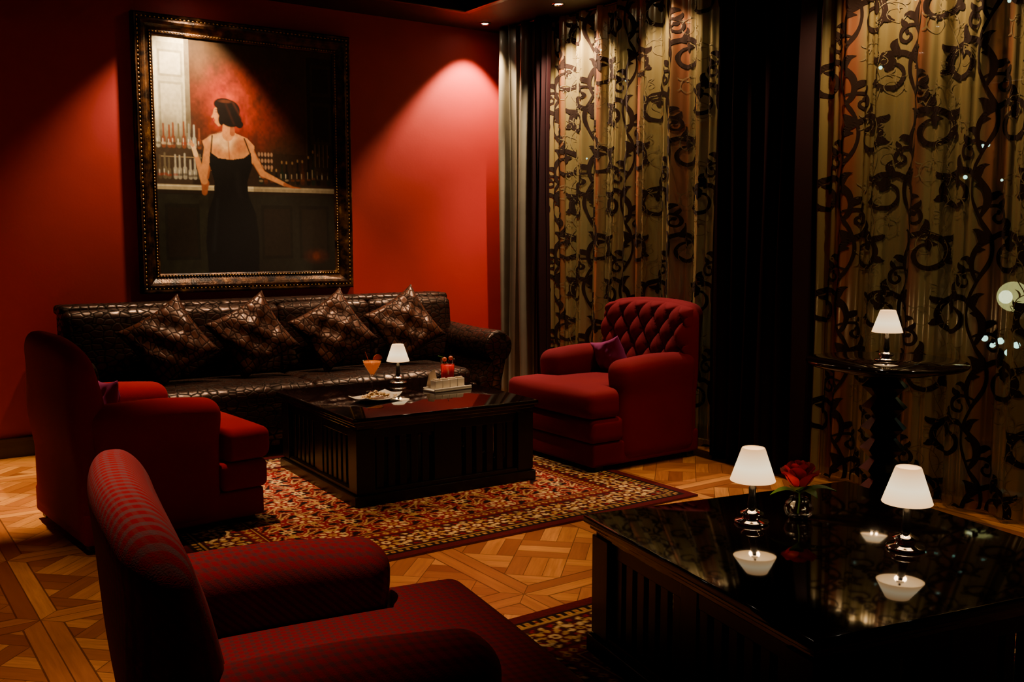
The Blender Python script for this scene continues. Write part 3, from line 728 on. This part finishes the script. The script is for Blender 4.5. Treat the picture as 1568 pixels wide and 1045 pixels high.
def snack(loc):
    e=empty('snack_dish',loc,(0,0,radians(20)))
    V=[];F=[]; N=16
    for j in range(N+1):
        for i in range(N+1):
            a=-1+2*i/N; b=-1+2*j/N
            V.append((a*.16,b*.11*(1-.35*a*a),.006+.022*(a*a)**1.5+.012*b*b))
    for j in range(N):
        for i in range(N): F.append([j*(N+1)+i,j*(N+1)+i+1,(j+1)*(N+1)+i+1,(j+1)*(N+1)+i])
    o=mesh_obj('dish',V,F,WHITE,e); md=o.modifiers.new('s','SOLIDIFY'); md.thickness=.004; md.offset=1
    V=[];F=[]
    for c in range(40):
        x=random.gauss(0,.05);y=random.gauss(0,.028);x=max(-.1,min(.1,x)); z=.02+.028*math.exp(-(x/.06)**2-(y/.04)**2)*random.uniform(.4,1)+.004
        R=Matrix.Rotation(random.uniform(0,6.28),3,'Z')@Matrix.Rotation(random.uniform(-.5,.5),3,'X'); b=len(V); r=random.uniform(.014,.022)
        V.append(tuple(Vector((x,y,z))+R@Vector((0,0,-.003))))
        for k in range(8):
            a=2*pi*k/8; V.append(tuple(Vector((x,y,z))+R@Vector((r*cos(a),r*.75*sin(a),.006*cos(2*a)))))
        for k in range(8): F.append([b,b+1+k,b+1+(k+1)%8])
    mesh_obj('chips',V,F,CHIP,e,recalc=False)
snack((2.70,5.30,TZ))
def rose(loc):
    e=empty('rose_vase',loc)
    lathe('vase',[(0,.001),(.03,.001),(.045,.012),(.052,.035),(.044,.058),(.030,.068),(.032,.074)],GLASS,e,36)
    lathe('vase_foot',[(0,0),(.032,0),(.034,.004),(.028,.012),(0,.014)],BLACKM,e,30)
    tube('stem',[(.01,.01,.012),(.004,0,.06),(0,0,.115)],.003,LEAF,e)
    V=[];F=[]
    c=Vector((0,0,.105))
    for k in range(20):
        ring=0 if k<3 else (1 if k<8 else (2 if k<14 else 3))
        R=(.010,.022,.036,.043)[ring]; Hh=(.100,.096,.088,.072)[ring]; op=(.0,.0,.06,.18)[ring]; wd=(1.5,1.15,.85,.75)[ring]
        ph=k*2.399; b=len(V); NU,NV=8,9
        for j in range(NV+1):
            t=j/NV
            for i in range(NU+1):
                u=-1+2*i/NU
                an=ph+u*wd*sin(pi*min(.95,.22+t*.55))
                rr=R*(.20+.9*math.sin(min(1,t*1.25)*pi/2))+op*.026*t**3
                zz=Hh*t*(1-.16*u*u)-(.016*op*t**4)
                if t>.8: rr+=.006*(t-.8)/.2*(1+ring*.5)
                V.append(tuple(c+Vector((rr*cos(an),rr*sin(an),zz))))
        for j in range(NV):
            for i in range(NU): F.append([b+j*(NU+1)+i,b+j*(NU+1)+i+1,b+(j+1)*(NU+1)+i+1,b+(j+1)*(NU+1)+i])
    mesh_obj('petals',V,F,ROSE,e,recalc=False)
    V=[];F=[]
    for ang,L,zb,up in ((-.7,.13,.085,.01),(2.4,.10,.085,-.01),(3.6,.08,.09,.02),(.3,.08,.09,0.015),(-1.6,.08,.085,0)):
        b=len(V); d=Vector((cos(ang),sin(ang),0)); pd=Vector((-sin(ang),cos(ang),0)); N=10
        for i in range(N+1):
            t=i/N; w=.026*max(0.0,sin(pi*min(1,t*1.02)))**.8 if t<.98 else .001; p=d*L*t+Vector((0,0,zb+up*t+.02*sin(pi*t)))
            V+= [tuple(p-pd*w+Vector((0,0,.005))),tuple(p),tuple(p+pd*w+Vector((0,0,.005)))]
        for i in range(N):
            for k in range(2): F.append([b+3*i+k,b+3*i+k+1,b+3*i+k+4,b+3*i+k+3])
    mesh_obj('leaves',V,F,LEAF,e,recalc=False)
rose((2.765,2.185,TZ))

# ------------------------------------------------------------------ curtains
def fold(y,z):
    ph=2*pi*y/.25+1.3*sin(2.9*y+.4)
    return 5.035+.034*sin(ph)+.014*sin(2.3*ph+1)+.006*sin(5.1*ph+.7*z)+.010*sin(1.3*z+5*y)
def drape_sheet(name,fx,z0,z1,mat,ny,nz,parent=None,th=0):
    V=[];F=[]
    for j in range(nz+1):
        for i in range(ny+1):
            z=z0+(z1-z0)*j/nz; t=i/ny; x,y=fx(t,z); V.append((x,y,z))
    for j in range(nz):
        for i in range(ny): F.append([j*(ny+1)+i,j*(ny+1)+i+1,(j+1)*(ny+1)+i+1,(j+1)*(ny+1)+i])
    o=mesh_obj(name,V,F,mat,parent,recalc=False)
    if th: md=o.modifiers.new('s','SOLIDIFY'); md.thickness=th
    return o
def ribbon(V,F,P,Wd,ya,yb):
    b=len(V); n=len(P)
    for i,(s,z) in enumerate(P):
        i0=max(0,i-1); i1=min(n-1,i+1)
        tx=P[i1][0]-P[i0][0]; tz=P[i1][1]-P[i0][1]; L=math.hypot(tx,tz)+1e-9
        nx,nz_=-tz/L,tx/L; w=Wd[i]
        for sg in (-1,-.5,0,.5,1):
            ss=min(yb,max(ya,s+sg*nx*w)); zz=min(3.26,max(.02,z+sg*nz_*w))
            V.append((fold(ss,zz)-.005,ss,zz))
    for i in range(n-1):
        for k in range(4): F.append([b+5*i+k,b+5*i+k+1,b+5*i+k+6,b+5*i+k+5])
def clothoid(p,a,L,k0,k1,n,pw=1.0):
    P=[p]; A=[a]; x,y=p; ds=L/n
    for i in range(n):
        t=(i+.5)/n; a+=(k0+(k1-k0)*t**pw)*ds; x+=cos(a)*ds; y+=sin(a)*ds
        P.append((x,y)); A.append(a)
    return P,A
def leafr(V,F,s,z,ang,L,w,ya,yb,curl=.6):
    P,A=clothoid((s,z),ang,L,curl/L*.3,curl/L*1.7,9)
    W=[w*max(0,math.sin(pi*min(1,.10+i/9*.90)))**.8*(1.15-.3*i/9)+.0005 for i in range(10)]
    ribbon(V,F,P,W,ya,yb)
def vine(V,F,s0,ya,yb,k=1.0,bold=1.0,ph=0,step=.30,side=1):
    stem=lambda z: s0+.045*k*sin(pi*(z-ph)/step)*S0
    S0=side
    P=[];W=[]; zz=0
    while zz<=3.28:
        P.append((stem(zz),zz)); W.append(.0075*bold); zz+=.025
    ribbon(V,F,P,W,ya,yb)
    z=ph-2*step
    while z<3.35:
        s=side; n=64
        P,A=clothoid((stem(z),z),pi/2+s*.55,.86*k,-s*5.0/k,-s*17/k,n,1.6)
        W=[bold*k*(.0055+.0105*math.sin(pi*min(1,i/n*.9+.05))**.8) for i in range(n+1)]
        ribbon(V,F,P,W,ya,yb)
        e=P[-1]; a=A[-1]
        for da,LL,cu in ((-.95,.048,-.9),(0,.056,.3),(.95,.048,.9)): leafr(V,F,e[0],e[1],a+da,LL*k,.0165*k*max(bold,.4),ya,yb,cu)
        for t,LL in ((.12,.080),(.25,.095),(.38,.095),(.51,.080),(.64,.055)):
            i=int(t*n); leafr(V,F,P[i][0],P[i][1],A[i]+s*.42,LL*k,.0185*k*bold,ya,yb,s*1.6)
        for t,LL in ((.20,.045),(.36,.045)):
            i=int(t*n); leafr(V,F,P[i][0],P[i][1],A[i]-s*.5,LL*k,.0130*k*bold,ya,yb,-s*1.0)
        Q,B=clothoid((stem(z+.04),z+.04),pi/2+s*.9,.28*k,s*8/k,s*46/k,26,1.6)
        ribbon(V,F,Q,[bold*k*(.0045+.0060*math.sin(pi*min(1,i/26))**.8) for i in range(27)],ya,yb)
        leafr(V,F,Q[-1][0],Q[-1][1],B[-1],.028*k,.013*k*max(bold,.4),ya,yb,s*.5)
        leafr(V,F,Q[8][0],Q[8][1],B[8]-s*.6,.060*k,.0140*k*bold,ya,yb,-s*1.2)
        z+=step; side=-side
def sheer(ya,yb,cols,fcols):
    e=empty('sheer_curtain',(0,0,0))
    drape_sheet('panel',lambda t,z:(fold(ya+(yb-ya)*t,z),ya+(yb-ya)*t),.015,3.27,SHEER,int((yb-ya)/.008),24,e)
    V=[];F=[]
    for i,c in enumerate(cols): vine(V,F,c,ya,yb,1.0,1.0,.17*(i%2)*2-.1,.34,1 if i%2 else -1)
    mesh_obj('flocked_scrolls',V,F,FLOCK,e,False,recalc=False)
    V=[];F=[]
    for i,c in enumerate(fcols): vine(V,F,c,ya,yb,.58,.25,.07+.1*(i%2),.20)
    mesh_obj('fine_embroidery',V,F,FINE,e,False,recalc=False)
    tube('curtain_rod',[(5.03,ya,3.265),(5.03,yb,3.265)],.012,BLACKM,e)
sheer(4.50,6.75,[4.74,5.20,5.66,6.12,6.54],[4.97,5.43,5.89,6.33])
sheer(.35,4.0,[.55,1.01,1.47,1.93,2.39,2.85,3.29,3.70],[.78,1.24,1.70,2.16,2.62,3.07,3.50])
def dr1(t,z):
    y=6.68+.47*t; a=.050; return (4.91+a*sin(2*pi*t*3.0+.2)+.02*sin(2*pi*t*7.7)+.012*sin(1.7*z+8*t), y+.012*sin(2*pi*t*9))
e=empty('drape_curtain',(0,0,0)); drape_sheet('cloth',dr1,.01,3.27,DRAPEG,110,20,e,.004); tube('curtain_rod',[(4.90,6.67,3.268),(4.90,7.15,3.268)],.012,BLACKM,e)
def dr2(t,z):
    c=4.21; w=.415; y=c+(t*2-1)*w+.012*sin(2*pi*t*13)
    return (4.87+.060*sin(2*pi*t*6.5)+.02*sin(2*pi*t*15+1)+.012*sin(2*z+9*t),y)
e=empty('drape_curtain',(0,0,0)); drape_sheet('cloth',dr2,.01,3.27,DRAPE,170,20,e,.004); tube('curtain_rod',[(4.86,3.78,3.268),(4.86,4.63,3.268)],.012,BLACKM,e)
def dr3(t,z):
    return (4.90+.045*sin(2*pi*t*3.5)+.012*sin(2*z+9*t),6.50+.15*t)
e=empty('drape_curtain',(0,0,0)); drape_sheet('cloth',dr3,.01,3.27,DRAPE,60,14,e,.004); tube('curtain_rod',[(4.90,6.49,3.268),(4.90,6.66,3.268)],.012,BLACKM,e)

# ------------------------------------------------------------------ terrace and added glows outside
boxes('terrace_ground',[(8.6,3.5,-.06,3.2,6,.05)],simple('terrace_stone',(.05,.06,.05),.7),bevel=0)
e=empty('reflection_glow',(6.5,3.44,0)); V=[];F=[]; sph(V,F,(0,0,1.10),.10,24,16); mesh_obj('globe',V,F,mk_emit('reflected_light',(1,.80,.30),2.6),e)  # glowing globe added outside in place of a wall-light reflection
V=[];F=[]; sph(V,F,(0,0,1.10),.045,20,12); mesh_obj('glow_core',[(x-.09,y,z) for x,y,z in V],F,mk_emit('reflected_light_core',(1,.86,.5),9),e)
lathe('glow_post',[(0,-.01),(.1,-.01),(.1,.03),(.03,.05),(.02,.5),(.02,.98),(.06,1.0),(0,1.0)],BLACKM,e,20)  # made-up post to carry the added globe
V=[];F=[]
for i in range(44):
    sph(V,F,(6.8+random.random()*1.2,random.uniform(2.6,10) if i%2 else random.uniform(.8,4.6),random.uniform(1.8,3.8)),random.uniform(.008,.016),8,6)
for p in ((7.0,3.66,.72),(7.0,3.78,.74),(7.0,3.84,.71),(7.0,3.72,.66),(7.0,3.9,.75),(6.9,5.12,.34),(6.9,5.06,.30),(6.9,5.15,.25),(6.9,5.18,.36)): sph(V,F,p,.024,10,8)
mesh_obj('sparkle_dots',V,F,mk_emit('cool_sparkle',(.55,.95,.80),12))  # loose glowing dots added for reflected sparkles and distant city lights

# ------------------------------------------------------------------ light fixtures
BULB=mk_emit('spot_bulb',(1,.82,.6),60)
def spot(x,y,zc,P,cone,blend=.35,tilt=(0,0),col=(1,.66,.36),size=.03):
    e=empty('recessed_spotlight',(x,y,zc))
    lathe('trim_ring',[(.030,-.001),(.050,-.001),(.052,-.006),(.046,-.012),(.034,-.010),(.030,-.001)],CHROME,e,28)
    lathe('bulb_face',[(0,-.004),(.030,-.004)],BULB,e,24,recalc=False)
    l=bpy.data.lights.new('spot','SPOT'); l.energy=P; l.spot_size=radians(cone); l.spot_blend=blend; l.color=col; l.shadow_soft_size=size
    o=bpy.data.objects.new('spot_light',l); COL.objects.link(o); o.parent=e; o.location=(0,0,-.03); o.rotation_euler=(radians(tilt[0]),radians(tilt[1]),0)
spot(4.66,7.05,ZS,470,86,.45,(6,2),(1,.72,.42))
spot(2.28,7.00,ZS,360,90,.65,(8,3),(1,.72,.42))
spot(4.74,6.15,ZS,380,100,.6,(0,-12),(1,.74,.48))
spot(4.74,5.15,ZS,85,100,.6,(0,-12),(1,.70,.42))
spot(4.70,3.3,ZS,115,105,.6,(0,-10),(1,.68,.38))
spot(4.70,1.9,ZS,85,105,.6,(0,-10),(1,.68,.38))
spot(.65,6.35,ZC,1000,36,.5,(0,0),(1,.70,.28))
spot(2.3,3.45,ZC,400,36,.7,(4,4),(1,.64,.32))
spot(3.8,4.3,ZC,230,42,.7,(4,4),(1,.64,.32))
spot(1.75,5.5,ZC,400,38,.7,(0,0),(1,.64,.34))
spot(3.0,6.2,ZC,360,66,.6,(6,0),(1,.72,.46))
spot(.55,2.5,ZC,340,42,.8,(0,0),(1,.62,.36))
spot(.2,4.2,ZC,190,38,.8,(0,0),(1,.62,.30))

w=bpy.data.worlds.new('night'); scene.world=w; w.use_nodes=True
bg=w.node_tree.nodes['Background']; bg.inputs[0].default_value=(.30,.42,.24,1); bg.inputs[1].default_value=.03

cd=bpy.data.cameras.new('camera'); cam=bpy.data.objects.new('camera',cd); COL.objects.link(cam)
cd.sensor_width=36; cd.lens=36*1500/1568; cam.location=(0,0,1.5); cam.rotation_euler=(radians(90-6.1),0,radians(-35)); cd.clip_start=.05
scene.camera=cam
